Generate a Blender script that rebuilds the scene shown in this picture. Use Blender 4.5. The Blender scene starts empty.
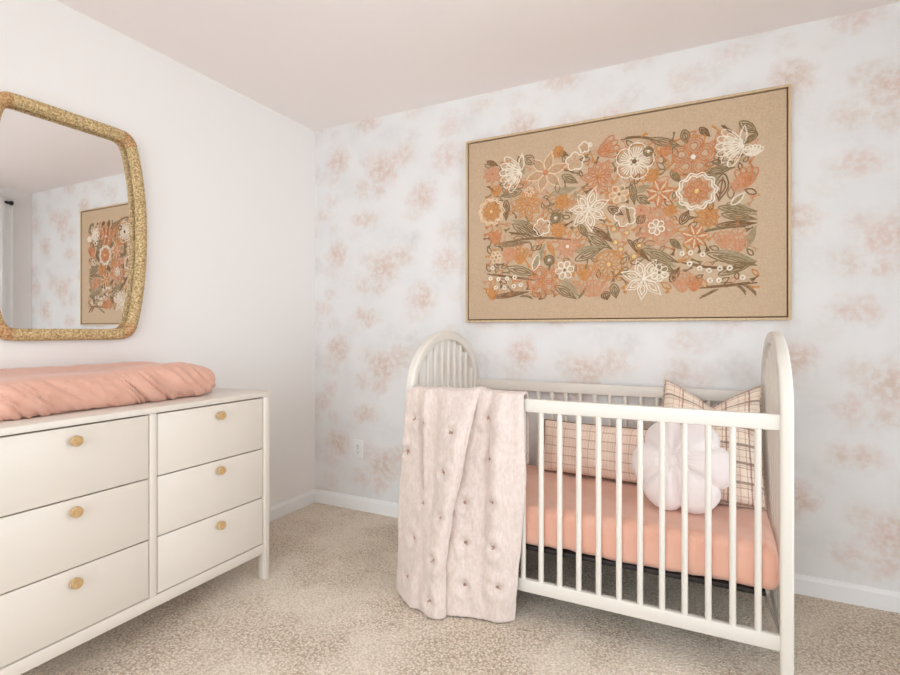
import bpy, bmesh, math, random
from mathutils import Vector, Matrix, noise
PI = math.pi
SC = bpy.context.scene
COL = SC.collection
random.seed(7)

# ------------------------------------------------------------------ materials
def lin(r, g, b):
    f = lambda c: (c/255/12.92) if c/255 <= .04045 else ((c/255+.055)/1.055)**2.4
    return (f(r), f(g), f(b), 1)

class NT:
    """small helper around a node tree"""
    def __init__(s, name):
        s.m = bpy.data.materials.new(name); s.m.use_nodes = True
        s.t = s.m.node_tree; s.n = s.t.nodes; s.l = s.t.links
        s.b = s.n['Principled BSDF']; s.out = s.n['Material Output']
    def new(s, typ, **kw):
        n = s.n.new(typ)
        for k, v in kw.items():
            if hasattr(n, k): setattr(n, k, v)
            else: n.inputs[k].default_value = v
        return n
    def link(s, a, b): s.l.new(a, b)
    def math(s, op, a, b=None, c=None, clamp=False):
        n = s.n.new('ShaderNodeMath'); n.operation = op; n.use_clamp = clamp
        for i, v in enumerate((a, b, c)):
            if v is None: continue
            if isinstance(v, (int, float)): n.inputs[i].default_value = v
            else: s.l.new(v, n.inputs[i])
        return n.outputs[0]
    def vmath(s, op, a, b=None, c=None):
        n = s.n.new('ShaderNodeVectorMath'); n.operation = op
        for i, v in enumerate((a, b, c)):
            if v is None: continue
            if isinstance(v, (tuple, list)): n.inputs[i].default_value = v
            else: s.l.new(v, n.inputs[i])
        return n
    def smooth(s, val, a, b, lo=0, hi=1):
        n = s.n.new('ShaderNodeMapRange'); n.interpolation_type = 'SMOOTHSTEP'
        s.l.new(val, n.inputs[0])
        for i, v in zip((1, 2, 3, 4), (a, b, lo, hi)): n.inputs[i].default_value = v
        return n.outputs[0]
    def mix(s, fac, a, b, blend='MIX'):
        n = s.n.new('ShaderNodeMix'); n.data_type = 'RGBA'; n.blend_type = blend
        for i, v in ((0, fac), (6, a), (7, b)):
            if isinstance(v, (int, float, tuple)): n.inputs[i].default_value = v
            else: s.l.new(v, n.inputs[i])
        return n.outputs[2]
    def coord(s, kind='Object'):
        return s.n.new('ShaderNodeTexCoord').outputs[kind]
    def noise(s, vec, scale, detail=3, rough=.5, out=0):
        n = s.new('ShaderNodeTexNoise', Scale=scale, Detail=detail, Roughness=rough)
        s.l.new(vec, n.inputs['Vector']); return n.outputs[out]
    def scaled(s, vec, sc):
        return s.vmath('MULTIPLY', vec, sc).outputs[0]
    def bump(s, h, strength, dist=.01, prev=None):
        n = s.new('ShaderNodeBump', Strength=strength, Distance=dist)
        s.l.new(h, n.inputs['Height'])
        if prev: s.l.new(prev, n.inputs['Normal'])
        s.l.new(n.outputs[0], s.b.inputs['Normal']); return n.outputs[0]
    def base(s, c):
        if isinstance(c, tuple): s.b.inputs['Base Color'].default_value = c
        else: s.l.new(c, s.b.inputs['Base Color'])
    def rough(s, r, spec=.5):
        s.b.inputs['Roughness'].default_value = r
        s.b.inputs['Specular IOR Level'].default_value = spec

def paint(name, c, rough=.5, spec=.4, grain=.05, scale=60, bump=.05):
    t = NT(name); v = t.coord()
    n = t.noise(v, scale, 3)
    t.base(t.mix(t.math('MULTIPLY', n, grain), c, tuple([x*.75 for x in c[:3]]+[1])))
    t.rough(rough, spec)
    if bump: t.bump(n, bump, .002)
    return t.m

M = {}
FILL_LAMP = 30.0  # glow strength of the added fill light
M['wall'] = paint('matte_white_wall_paint', lin(232, 229, 227), .9, .2, .04, 90, .08)
M['ceiling'] = paint('flat_ceiling_paint', lin(240, 233, 231), .95, .1, .05, 120, .12)
M['trim'] = paint('satin_trim_paint', lin(232, 232, 232), .4, .4, .02, 20, 0)
M['lacquer'] = paint('cream_lacquer', lin(218, 210, 200), .38, .4, .03, 14, .02)
M['gap'] = paint('drawer_gap_shade', lin(84, 72, 62), .8, .2, 0, 10, 0)  # shade of the drawer gaps, put in as a dark colour
M['crib'] = paint('soft_white_lacquer', lin(219, 213, 204), .42, .4, .03, 14, .02)
M['plastic'] = paint('white_plastic', lin(228, 228, 226), .35, .5, 0, 10, 0)
M['slot'] = paint('dark_slot', lin(60, 58, 56), .6, .3, 0, 10, 0)
M['black'] = paint('black_metal', lin(34, 27, 25), .5, .4, .1, 30, .03)
M['steel'] = paint('grey_steel', lin(130, 118, 108), .4, .5, .1, 30, .03)
M['rodblack'] = paint('black_rod', lin(22, 20, 20), .4, .5, 0, 30, 0)

# carpet
t = NT('beige_cut_pile_carpet'); v = t.coord()
w = t.vmath('MULTIPLY_ADD', t.noise(v, 60, 2, out=1), (.012, .012, .012), v).outputs[0]
vo = t.new('ShaderNodeTexVoronoi', Scale=105.0); t.link(w, vo.inputs['Vector'])
tuft = vo.outputs['Distance']
n1 = t.noise(v, 150, 3, .6); n2 = t.noise(v, 45, 3); n3 = t.noise(v, 2.6, 3)
c = t.mix(t.smooth(n1, .36, .62), lin(218, 194, 168), lin(255, 248, 234))
c = t.mix(t.smooth(tuft, .2, .8), c, lin(180, 155, 130))
c = t.mix(t.smooth(n2, .35, .7, 0, .3), c, lin(236, 216, 192))
c = t.mix(t.smooth(n3, .4, .62, 0, .45), c, lin(254, 240, 222))
t.base(c); t.rough(1, .05); t.b.inputs['Sheen Weight'].default_value = .25
h = t.math('ADD', t.math('MULTIPLY', tuft, -1.0), t.math('MULTIPLY', n1, 1.3))
b1 = t.bump(h, .8, .010); t.bump(n3, .25, .05, b1)
M['carpet'] = t.m

# wallpaper: watercolour blotches, repeat 1.23 x 0.605 m
t = NT('blush_watercolour_wallpaper'); v = t.coord()
w = t.vmath('MULTIPLY_ADD', t.vmath('SUBTRACT', t.noise(v, 14, 4, .65, out=1), (.5, .5, .5)).outputs[0], (.16, 0, .13), v).outputs[0]
w = t.vmath('MULTIPLY', w, (1, 0, 1)).outputs[0]
PINK = [(.188, .40, .085, .085, 1.0), (.14, .30, .07, .07, .45), (.132, .145, .055, .055, .5), (.05, .055, .085, .055, .6), (.157, .561, .05, .05, .35),
        (.535, .30, .12, .10, 1.0), (.66, .36, .10, .07, .75), (.43, .36, .07, .06, .55), (.505, .18, .055, .06, .75), (.385, .2, .065, .06, .65),
        (.405, .0, .10, .055, .8), (.81, .10, .095, .09, .95), (.745, .0, .06, .05, .4), (.99, .48, .07, .07, .55), (.975, .315, .085, .09, .75),
        (1.056, .295, .06, .055, .5), (1.19, .565, .09, .05, .5), (1.04, .12, .05, .05, .3), (.30, .52, .06, .04, .2)]
GREY = [(.741, .458, .06, .055, .9), (1.097, .486, .075, .065, .7), (1.206, .34, .095, .08, .9), (.60, .50, .10, .07, .4), (.27, .23, .10, .09, .35), (.90, .22, .09, .07, .3), (.42, .12, .09, .05, .3)]
def blots(lst):
    acc = None
    for (u, z, rx, rz, k) in lst:
        d = t.vmath('SUBTRACT', w, (u, 0, z)).outputs[0]
        d = t.vmath('WRAP', d, (.615, 1, .3025), (-.615, -1, -.3025)).outputs[0]
        d = t.vmath('MULTIPLY', d, (1/rx, 0, 1/rz)).outputs[0]
        ln = t.vmath('LENGTH', d).outputs['Value']
        s = t.smooth(ln, .15, 1.55, k, 0)
        acc = s if acc is None else t.math('MAXIMUM', acc, s)
    return acc
mot = t.smooth(t.noise(v, 30, 4, .65), .34, .62, .35, 1.1)
cloud = t.smooth(t.noise(v, 5, 3), .4, .7, 0, .5)
c = t.mix(cloud, lin(224, 222.7, 222.2), lin(215, 216, 216))
c = t.mix(t.math('MULTIPLY', t.math('MULTIPLY', blots(GREY), mot), .55, clamp=True), c, lin(200, 194, 192))
pm = t.math('MULTIPLY', t.math('MULTIPLY', blots(PINK), mot), .95, clamp=True)
warm = t.mix(t.smooth(t.noise(v, 6, 2), .4, .6), lin(211, 189, 180), lin(207, 190, 178))
c = t.mix(pm, c, warm)
t.base(c); t.rough(.85, .2); t.bump(t.noise(v, 200, 2), .04, .001)
M['wallpaper'] = t.m

# cloths
def cloth(name, c, c2, weave=900, wstr=.25, noise_scale=14, rough=.95, sheen=.3, big=.25):
    t = NT(name); v = t.coord()
    n = t.noise(v, noise_scale, 4, .6)
    f = t.noise(v, weave*.5, 2)
    col = t.mix(t.smooth(n, .3, .7), c, c2)
    col = t.mix(t.math('MULTIPLY', f, .25), col, tuple([x*.72 for x in c[:3]]+[1]))
    t.base(col); t.rough(rough, .1); t.b.inputs['Sheen Weight'].default_value = sheen
    b1 = t.bump(f, wstr, .001)
    t.bump(t.noise(v, 38, 4, .6), big, .004, b1)
    return t.m
M['peach'] = cloth('peach_cotton_jersey', lin(214, 164, 144), lin(219, 173, 155), 900, .25, 14, .95, .3, .7)
M['sheet'] = cloth('peach_crib_sheet', lin(221, 168, 146), lin(225, 178, 158), 900, .2, 7)
M['white_velvet'] = cloth('white_cotton_velvet', lin(238, 228, 227), lin(242, 234, 232), 900, .1, 10, .9, .5, .1)
M['curtain'] = cloth('white_curtain_linen', lin(246, 245, 244), lin(242, 241, 240), 700, .2)

t = NT('blush_quilted_muslin'); v = t.coord()
wv = t.new('ShaderNodeTexWave', wave_type='BANDS', bands_direction='X', Scale=85.0, Distortion=3.0, Detail=2.0)
wh = t.new('ShaderNodeTexWave', wave_type='BANDS', bands_direction='Z', Scale=85.0, Distortion=3.0, Detail=2.0)
for q in (wv, wh): t.link(v, q.inputs['Vector'])
cr = t.noise(t.scaled(v, (95, 95, 45)), 1, 4, .65)
c = t.mix(t.smooth(cr, .3, .7), lin(209, 192, 184), lin(221, 206, 199))
t.base(c); t.rough(.95, .1); t.b.inputs['Sheen Weight'].default_value = .3
b1 = t.bump(t.math('ADD', wv.outputs['Fac'], wh.outputs['Fac']), .3, .0015)
t.bump(cr, .55, .006, b1)
M['muslin'] = t.m
M['tuft'] = cloth('brown_pink_thread', lin(164, 128, 114), lin(182, 146, 132))

def translucent(m, k):
    n = m.node_tree.nodes; l = m.node_tree.links; b = n['Principled BSDF']; o = n['Material Output']
    tr = n.new('ShaderNodeBsdfTranslucent'); tr.inputs[0].default_value = (.9, .9, .9, 1); mx = n.new('ShaderNodeMixShader'); mx.inputs[0].default_value = k
    l.new(b.outputs[0], mx.inputs[1]); l.new(tr.outputs[0], mx.inputs[2]); l.new(mx.outputs[0], o.inputs[0])
translucent(M['curtain'], .3)

def plaid(name, basec, base2, hl, vl):
    """hl, vl: lists of (period, offset, halfwidth, colour, strength) on UV metres"""
    t = NT(name); uv = t.coord('UV')
    wob = t.vmath('MULTIPLY_ADD', t.vmath('SUBTRACT', t.noise(uv, 30, 2, out=1), (.5, .5, .5)).outputs[0], (.006, .006, 0), uv).outputs[0]
    sp = t.n.new('ShaderNodeSeparateXYZ'); t.link(wob, sp.inputs[0])
    c = t.mix(t.smooth(t.noise(uv, 12, 3), .3, .7), basec, base2)
    slub = t.smooth(t.noise(t.scaled(uv, (90, 500, 1)), 1, 2), .3, .7, .55, 1)
    for ax, lst in ((1, hl), (0, vl)):
        for (per, off, hw, colr, k) in lst:
            d = t.math('PINGPONG', t.math('ADD', sp.outputs[ax], off), per/2)
            m = t.math('MULTIPLY', t.smooth(d, hw*.6, hw*1.3, k, 0), slub)
            c = t.mix(m, c, colr)
    t.base(c); t.rough(.95, .1); t.b.inputs['Sheen Weight'].default_value = .2
    t.bump(t.noise(uv, 400, 2), .25, .001)
    return t.m
M['plaid'] = plaid('cream_and_brown_plaid', lin(240, 226, 210), lin(236, 216, 200),
    [(.075, 0, .006, lin(120, 92, 74), .9), (.075, .02, .0022, lin(150, 118, 98), .8), (.0375, .012, .0016, lin(176, 140, 118), .7)],
    [(.085, 0, .0035, lin(150, 98, 84), .85), (.085, .014, .002, lin(176, 128, 112), .7), (.085, .04, .002, lin(186, 148, 126), .6)])
M['grid'] = plaid('tan_windowpane_check', lin(238, 218, 202), lin(234, 210, 194),
    [(.042, 0, .0024, lin(148, 102, 82), .65)],
    [(.062, 0, .0018, lin(168, 124, 102), .55), (.062, .012, .0014, lin(180, 138, 116), .45), (.0155, .004, .001, lin(196, 152, 126), .5)])
M['fringe'] = cloth('cream_fringe', lin(226, 204, 184), lin(150, 116, 98), 900, .2, 160)

# linen and wool
t = NT('natural_linen'); v = t.coord()
a = t.noise(t.scaled(v, (90, 90, 700)), 1, 2); b = t.noise(t.scaled(v, (700, 90, 90)), 1, 2)
s = t.math('ADD', a, b)
c = t.mix(t.smooth(s, .75, 1.25), lin(184, 158, 130), lin(202, 178, 149))
c = t.mix(t.smooth(t.noise(v, 5, 3), .35, .65, 0, .4), c, lin(196, 170, 146))
t.base(c); t.rough(.95, .1); t.bump(s, .3, .001); M['linen'] = t.m
for nm, c1, c2 in (('white', (238, 228, 212), (222, 206, 184)), ('cream', (232, 206, 174), (218, 186, 150)), ('rust', (206, 146, 104), (188, 122, 80)),
                   ('ochre', (206, 150, 94), (188, 130, 74)), ('pink', (210, 160, 126), (194, 140, 106)), ('olive', (152, 130, 96), (130, 106, 74)),
                   ('sage', (176, 160, 128), (156, 138, 106)), ('brown', (142, 110, 78), (122, 92, 62)), ('butter', (236, 204, 140), (222, 180, 120)), ('tan', (204, 166, 130), (188, 146, 112))):
    M[nm] = cloth('wool_yarn_'+nm, lin(*c1), lin(*c2), 1200, .5, 60)

def wood(name, c1, c2, stretch=(60, 60, 6)):
    t = NT(name); v = t.coord()
    n = t.noise(t.scaled(v, stretch), 1, 4, .6)
    t.base(t.mix(t.smooth(n, .3, .7), c1, c2)); t.rough(.5, .3); t.bump(n, .1, .001); return t.m
M['oak'] = wood('pale_oak', lin(206, 182, 150), lin(190, 164, 130))
M['knob'] = wood('honey_wood', lin(198, 166, 120), lin(178, 144, 98), (80, 80, 80))
t = NT('woven_seagrass'); v = t.coord()
n = t.noise(v, 130, 3); n2 = t.noise(v, 40, 3)
c = t.mix(t.smooth(n, .3, .68), lin(138, 112, 72), lin(218, 192, 146))
c = t.mix(t.smooth(n2, .45, .7, 0, .5), c, lin(186, 158, 112))
t.base(c); t.rough(.7, .3); t.bump(n, .5, .003); M['seagrass'] = t.m
t = NT('cane_lashing'); v = t.coord(); n = t.noise(v, 120, 3)
t.base(t.mix(t.smooth(n, .35, .65), lin(150, 108, 72), lin(206, 168, 120))); t.rough(.6, .3); t.bump(n, .4, .002); M['lashing'] = t.m
t = NT('mirror_glass'); t.base((.9, .9, .9, 1)); t.b.inputs['Metallic'].default_value = 1; t.rough(.0); M['mirror'] = t.m
t = NT('fill_lamp_glass'); t.base((.9, .9, .9, 1)); t.b.inputs['Emission Color'].default_value = (1, .95, .91, 1); t.b.inputs['Emission Strength'].default_value = FILL_LAMP; M['opal'] = t.m

t = NT('window_glass')
tr = t.new('ShaderNodeBsdfTransparent'); tr.inputs[0].default_value = (.96, .97, .97, 1)
gl = t.new('ShaderNodeBsdfGlossy', Roughness=0.0)
fr = t.new('ShaderNodeFresnel', IOR=1.45); mx = t.n.new('ShaderNodeMixShader')
t.link(fr.outputs[0], mx.inputs[0]); t.link(tr.outputs[0], mx.inputs[1]); t.link(gl.outputs[0], mx.inputs[2])
t.link(mx.outputs[0], t.out.inputs[0]); M['glass'] = t.m

# ------------------------------------------------------------------ geometry helpers
class G:
    """collects vertices and faces (world coordinates)"""
    def __init__(s): s.v = []; s.f = []; s.uv = None
    def add(s, vs, fs):
        o = len(s.v); s.v += [tuple(p) for p in vs]; s.f += [tuple(i+o for i in f) for f in fs]; return s
    def box(s, x0, x1, y0, y1, z0, z1, bev=0, seg=2):
        bm = bmesh.new(); bmesh.ops.create_cube(bm, size=1)
        for p in bm.verts:
            p.co = ((x0+x1)/2+p.co.x*(x1-x0), (y0+y1)/2+p.co.y*(y1-y0), (z0+z1)/2+p.co.z*(z1-z0))
        if bev: bmesh.ops.bevel(bm, geom=bm.edges[:], offset=bev, segments=seg, affect='EDGES', profile=.5)
        bm.verts.index_update()
        s.add([p.co[:] for p in bm.verts], [[q.index for q in f.verts] for f in bm.faces]); bm.free(); return s
    def sweep(s, path, prof, closed=False, cap=True, up=None):
        """sweep a closed profile [(a,b)] along a path; prof may be a function of the index"""
        path = [Vector(p) for p in path]; n = len(path); rings = []
        prev = None
        for i, p in enumerate(path):
            if closed: tg = path[(i+1) % n]-path[i-1]
            else: tg = path[min(i+1, n-1)]-path[max(i-1, 0)]
            tg.normalize()
            if up is not None: a = Vector(up)
            elif prev is None:
                a = Vector((0, 0, 1)) if abs(tg.z) < .9 else Vector((1, 0, 0))
            else: a = prev
            a = (a-tg*a.dot(tg)).normalized(); prev = a
            b = tg.cross(a)
            pr = prof(i) if callable(prof) else prof
            rings.append([p+a*u+b*w for u, w in pr])
        m = len(rings[0]); vs = [q for r in rings for q in r]; fs = []
        for i in range(n if closed else n-1):
            j = (i+1) % n
            for k in range(m):
                l = (k+1) % m
                fs.append((i*m+k, i*m+l, j*m+l, j*m+k))
        if cap and not closed:
            fs.append(tuple(range(m))[::-1]); fs.append(tuple((n-1)*m+k for k in range(m)))
        return s.add(vs, fs)
    def tube(s, path, r, n=8, closed=False, up=None):
        if callable(r):
            pr = lambda i: [(r(i)*math.cos(2*PI*k/n), r(i)*math.sin(2*PI*k/n)) for k in range(n)]
        else: pr = [(r*math.cos(2*PI*k/n), r*math.sin(2*PI*k/n)) for k in range(n)]
        return s.sweep(path, pr, closed, True, up)
    def lathe(s, prof, origin, axis, n=20):
        """prof [(r,h)] about an axis vector from origin"""
        ax = Vector(axis).normalized(); a = ax.orthogonal().normalized(); b = ax.cross(a); o = Vector(origin)
        vs = []; fs = []
        for r, h in prof:
            for k in range(n): vs.append(o+ax*h+a*(r*math.cos(2*PI*k/n))+b*(r*math.sin(2*PI*k/n)))
        for i in range(len(prof)-1):
            for k in range(n):
                l = (k+1) % n; fs.append((i*n+k, i*n+l, (i+1)*n+l, (i+1)*n+k))
        fs.append(tuple(range(n))[::-1]); fs.append(tuple((len(prof)-1)*n+k for k in range(n)))
        return s.add(vs, fs)
    def ball(s, c, r, n=10, m=6, sx=1, sy=1, sz=1):
        vs = []; fs = []
        for i in range(m+1):
            th = PI*i/m
            for k in range(n):
                ph = 2*PI*k/n
                vs.append((c[0]+sx*r*math.sin(th)*math.cos(ph), c[1]+sy*r*math.sin(th)*math.sin(ph), c[2]+sz*r*math.cos(th)))
        for i in range(m):
            for k in range(n):
                l = (k+1) % n; fs.append((i*n+k, (i+1)*n+k, (i+1)*n+l, i*n+l))
        return s.add(vs, fs)
    def grid(s, nu, nv, fn):
        vs = [fn(i/nu, j/nv) for j in range(nv+1) for i in range(nu+1)]
        fs = [(j*(nu+1)+i, j*(nu+1)+i+1, (j+1)*(nu+1)+i+1, (j+1)*(nu+1)+i) for j in range(nv) for i in range(nu)]
        return s.add(vs, fs)

def root_of(o):
    p = Vector((0, 0, 0))
    while o is not None: p += o.location; o = o.parent
    return p

def obj(name, g, mat, parent=None, smooth=True, at=None):
    """link the collected shape as ONE mesh object (children keep world places)"""
    base = root_of(parent) if parent is not None else Vector((0, 0, 0))
    loc = Vector(at)-base if at is not None else Vector((0, 0, 0))
    off = base+loc
    me = bpy.data.meshes.new(name)
    me.from_pydata([(p[0]-off.x, p[1]-off.y, p[2]-off.z) for p in g.v], [], g.f)
    bm = bmesh.new(); bm.from_mesh(me)
    bmesh.ops.remove_doubles(bm, verts=bm.verts, dist=1e-6) if g.uv is None else None
    bmesh.ops.recalc_face_normals(bm, faces=bm.faces); bm.to_mesh(me); bm.free()
    if g.uv is not None:
        ul = me.uv_layers.new(name='UVMap')
        for lp in me.loops: ul.data[lp.index].uv = g.uv[lp.vertex_index]
    me.materials.append(mat)
    if smooth:
        me.shade_smooth()
        try: me.set_sharp_from_angle(angle=math.radians(42))
        except Exception: pass
    o = bpy.data.objects.new(name, me); COL.objects.link(o)
    o.location = loc
    if parent is not None: o.parent = parent
    return o

def tag(o, label, cat, group=None, kind=None):
    o['label'] = label; o['category'] = cat
    if group: o['group'] = group
    if kind: o['kind'] = kind
    return o
def thing(name, loc, label, cat, group=None):
    o = bpy.data.objects.new(name, None); COL.objects.link(o); o.location = loc; o.empty_display_size = .1
    return tag(o, label, cat, group)
def struct(name, g, mat, parent=None, smooth=False):
    o = obj(name, g, mat, parent, smooth)
    if parent is None: o['kind'] = 'structure'
    return o
def pl(x, pts):
    if x <= pts[0][0]: return pts[0][1]
    for (a, u), (b, w) in zip(pts, pts[1:]):
        if x <= b: return u+(w-u)*(x-a)/(b-a)
    return pts[-1][1]
def sstep(x, a, b):
    k = max(0, min(1, (x-a)/(b-a))); return k*k*(3-2*k)
def nz(x, y, z=0): return noise.noise(Vector((x, y, z)))
def rrect(a, b, r, n=4):
    out = []
    for cx, cy, s in ((a-r, b-r, 0), (-a+r, b-r, 1), (-a+r, -b+r, 2), (a-r, -b+r, 3)):
        for k in range(n+1):
            t_ = PI/2*(s+k/n); out.append((cx+r*math.cos(t_), cy+r*math.sin(t_)))
    return out
def rbox(g, c, d, r, step, fn=None):
    """soft rounded box with an even grid; fn(p, normal) moves the points"""
    n = [max(2, round(x/step)) for x in d]; h = [x/2 for x in d]; idx = {}
    vs = []; fs = []
    def vert(p):
        k = tuple(round(q, 6) for q in p)
        if k not in idx:
            inn = Vector([max(-h[i]+r, min(h[i]-r, p[i])) for i in range(3)]); dv = Vector(p)-inn
            nn = dv.normalized() if dv.length > 1e-9 else Vector((0, 0, 1))
            q = inn+nn*r
            if fn: q = fn(q, nn)
            idx[k] = len(vs); vs.append(q+Vector(c))
        return idx[k]
    for ax in range(3):
        u, w = (ax+1) % 3, (ax+2) % 3
        for sgn in (-1, 1):
            for i in range(n[u]):
                for j in range(n[w]):
                    q = []
                    for di, dj in ((0, 0), (1, 0), (1, 1), (0, 1)):
                        p = [0, 0, 0]; p[ax] = sgn*h[ax]
                        p[u] = -h[u]+d[u]*(i+di)/n[u]; p[w] = -h[w]+d[w]*(j+dj)/n[w]
                        q.append(vert(p))
                    fs.append(q if sgn > 0 else q[::-1])
    g.add(vs, fs); return g

# ------------------------------------------------------------------ the room
H, RX, RY = 2.44, 3.512, -4.0
struct('floor', G().box(-.1, RX+.1, RY-.1, .1, -.1, 0), M['carpet'])
struct('ceiling', G().box(-.1, RX+.1, RY-.1, .1, H, H+.1), M['ceiling'])
struct('wall_left', G().box(-.1, 0, RY-.1, .1, 0, H), M['wall'])
struct('wall_back', G().box(0, RX, 0, .1, 0, H), M['wallpaper'])
WY0, WY1, WZ0, WZ1 = -2.1, -.32, .30, 2.16
struct('wall_right', G().box(RX, RX+.1, WY1, .1, 0, H).box(RX, RX+.1, RY-.1, WY0, 0, H).box(RX, RX+.1, WY0, WY1, 0, WZ0).box(RX, RX+.1, WY0, WY1, WZ1, H), M['wall'])
VX0, VX1, VZ0 = .45, 3.25, .16
struct('wall_rear', G().box(0, VX0, RY-.1, RY, 0, H).box(VX1, RX, RY-.1, RY, 0, H).box(VX0, VX1, RY-.1, RY, 0, VZ0).box(VX0, VX1, RY-.1, RY, WZ1, H), M['wall'])
bh, bt = .082, .014
def baseprof(g, p0, p1, inward):
    """baseboard with a small eased top, run from p0 to p1 on the floor"""
    a, b, n = Vector(p0), Vector(p1), Vector(inward)
    pr = [(0, 0), (bt, 0), (bt, bh*.78), (bt*.75, bh*.86), (bt*.55, bh*.93), (bt*.45, bh), (0, bh)]
    vs = [q+n*u+Vector((0, 0, w)) for q in (a, b) for u, w in pr]; m = len(pr)
    fs = [(k, (k+1) % m, m+(k+1) % m, m+k) for k in range(m)]+[tuple(range(m)), tuple(range(m, 2*m))[::-1]]
    g.add(vs, fs); return g
struct('baseboard_left', baseprof(G(), (0, 0, 0), (0, RY, 0), (1, 0, 0)), M['trim'])
struct('baseboard_back', baseprof(G(), (bt, 0, 0), (RX-bt, 0, 0), (0, -1, 0)), M['trim'])
struct('baseboard_right', baseprof(G(), (RX, 0, 0), (RX, RY, 0), (-1, 0, 0)), M['trim'])
struct('baseboard_rear', baseprof(G(), (bt, RY, 0), (RX-bt, RY, 0), (0, 1, 0)), M['trim'])

def window_right():
    w = struct('window_1', G().box(RX+.03, RX+.08, WY0, WY0+.05, WZ0, WZ1).box(RX+.03, RX+.08, WY1-.05, WY1, WZ0, WZ1)
        .box(RX+.03, RX+.08, WY0+.05, WY1-.05, WZ0, WZ0+.05).box(RX+.03, RX+.08, WY0+.05, WY1-.05, WZ1-.05, WZ1)
        .box(RX+.035, RX+.075, (WY0+WY1)/2-.025, (WY0+WY1)/2+.025, WZ0+.05, WZ1-.05)
        .box(RX+.04, RX+.07, WY0+.05, WY1-.05, 1.37, 1.41), M['trim'])
    struct('window_pane', G().box(RX+.052, RX+.056, WY0+.05, WY1-.05, WZ0+.05, WZ1-.05), M['glass'], w)
    struct('window_sill', G().box(RX-.05, RX+.03, WY0-.04, WY1+.04, WZ0-.03, WZ0, .004), M['trim'], w)
window_right()
w2 = struct('added_fill_window', G().box(VX0, VX0+.05, RY-.08, RY-.03, VZ0, WZ1).box(VX1-.05, VX1, RY-.08, RY-.03, VZ0, WZ1)  # unseen window added behind the camera to even out the daylight
    .box(VX0+.05, VX1-.05, RY-.08, RY-.03, VZ0, VZ0+.05).box(VX0+.05, VX1-.05, RY-.08, RY-.03, WZ1-.05, WZ1)
    .box((VX0+VX1)/2-.025, (VX0+VX1)/2+.025, RY-.075, RY-.035, VZ0+.05, WZ1-.05), M['trim'])
struct('window_pane', G().box(VX0+.05, VX1-.05, RY-.056, RY-.052, VZ0+.05, WZ1-.05), M['glass'], w2)

# curtain and rod on the right wall (seen in the mirror)
RXC = RX-.075
def curtain(y0, y1, label):
    g = G(); L = y0-y1
    def f(u, v):
        y = y0-L*u; z = .03+2.312*v
        return (RXC+.018*math.sin(2*PI*L*u/.155+.6)*(1-.15*v)+.006*nz(y*9, z*1.5), y, z)
    g.grid(72, 30, f)
    o = obj('curtain', g, M['curtain']); md = o.modifiers.new('thickness', 'SOLIDIFY'); md.thickness = .003; md.offset = 0
    tag(o, label, 'curtain')
curtain(-.172, -.60, 'white curtain panel seen in the mirror, hanging from a black rod')
rod = thing('curtain_rod', (RXC, -1.4, 2.297), 'black curtain rod through the white curtain reflected in the mirror', 'curtain rod')
obj('rod', G().tube([(RXC, -.19, 2.297), (RXC, -2.45, 2.297)], .013, 14), M['rodblack'], rod)
obj('finial', G().lathe([(.013, 0), (.02, .004), (.02, .02), (.012, .026)], (RXC, -.205, 2.297), (0, 1, 0), 14), M['rodblack'], rod)
for yy in (-.66, -2.38):
    obj('bracket', G().box(RXC-.004, RX, yy-.008, yy+.008, 2.272, 2.286).box(RX-.006, RX, yy-.02, yy+.02, 2.24, 2.31), M['rodblack'], rod)

# ------------------------------------------------------------------ wall outlet
out = thing('power_outlet', (.3525, 0, .3825), 'white wall power outlet low on the patterned wall left of the crib', 'outlet')
obj('cover_plate', G().box(.316, .389, -.007, 0, .325, .44, .003), M['plastic'], out)
for zz in (.362, .403):
    s = obj('socket', G().lathe([(.0165, 0), (.0165, .009), (.015, .010)], (.3525, 0, zz), (0, -1, 0), 20), M['plastic'], out)
    obj('slot', G().box(.3455, .3473, -.0108, -.009, zz-.002, zz+.007).box(.3577, .3595, -.0108, -.009, zz-.002, zz+.007).lathe([(.0022, 0), (.0022, .0017)], (.3525, -.0091, zz-.008), (0, -1, 0), 8), M['slot'], s)
obj('screw', G().lathe([(.003, 0), (.003, .0085)], (.3525, 0, .3825), (0, -1, 0), 10), M['steel'], out)

# ------------------------------------------------------------------ dresser
DX0, DX, DY0, DY1 = .02, .53, -2.02, -.904
dr = thing('dresser', ((DX0+DX)/2, (DY0+DY1)/2, 0), 'cream six-drawer dresser with round wooden knobs under the mirror', 'dresser')
cm = M['lacquer']
obj('dresser_top', G().box(DX0, DX+.004, DY0, DY1, .827, .849, .003), cm, dr)
obj('side_panel', G().box(DX0+.045, DX-.045, DY1-.03, DY1-.008, .125, .827), cm, dr)
obj('side_panel', G().box(DX0+.045, DX-.045, DY0+.008, DY0+.03, .125, .827), cm, dr)
obj('back_panel', G().box(DX0+.004, DX0+.012, DY0+.04, DY1-.04, .13, .827), cm, dr)
obj('divider', G().box(DX0+.02, DX-.002, -1.477, -1.450, .163, .827, .002), cm, dr)
obj('bottom_rail', G().box(DX0+.02, DX-.002, DY0+.04, DY1-.04, .122, .163, .002), cm, dr)
for xx in (DX-.0215, DX0+.0215):
    for yy in (DY1-.0205, DY0+.0205):
        g = G(); g.sweep([(xx, yy, 0), (xx, yy, .003), (xx, yy, .827)], lambda i: rrect(.0205-(.002 if i == 0 else 0), .0215-(.002 if i == 0 else 0), .014, 5), up=(0, 1, 0))
        obj('leg', g, cm, dr)
obj('inner_shadow_board', G().box(DX0+.02, DX-.03, DY0+.045, DY1-.045, .166, .826), M['gap'], dr)  # dark board whose colour stands in for the shade between drawers
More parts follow.
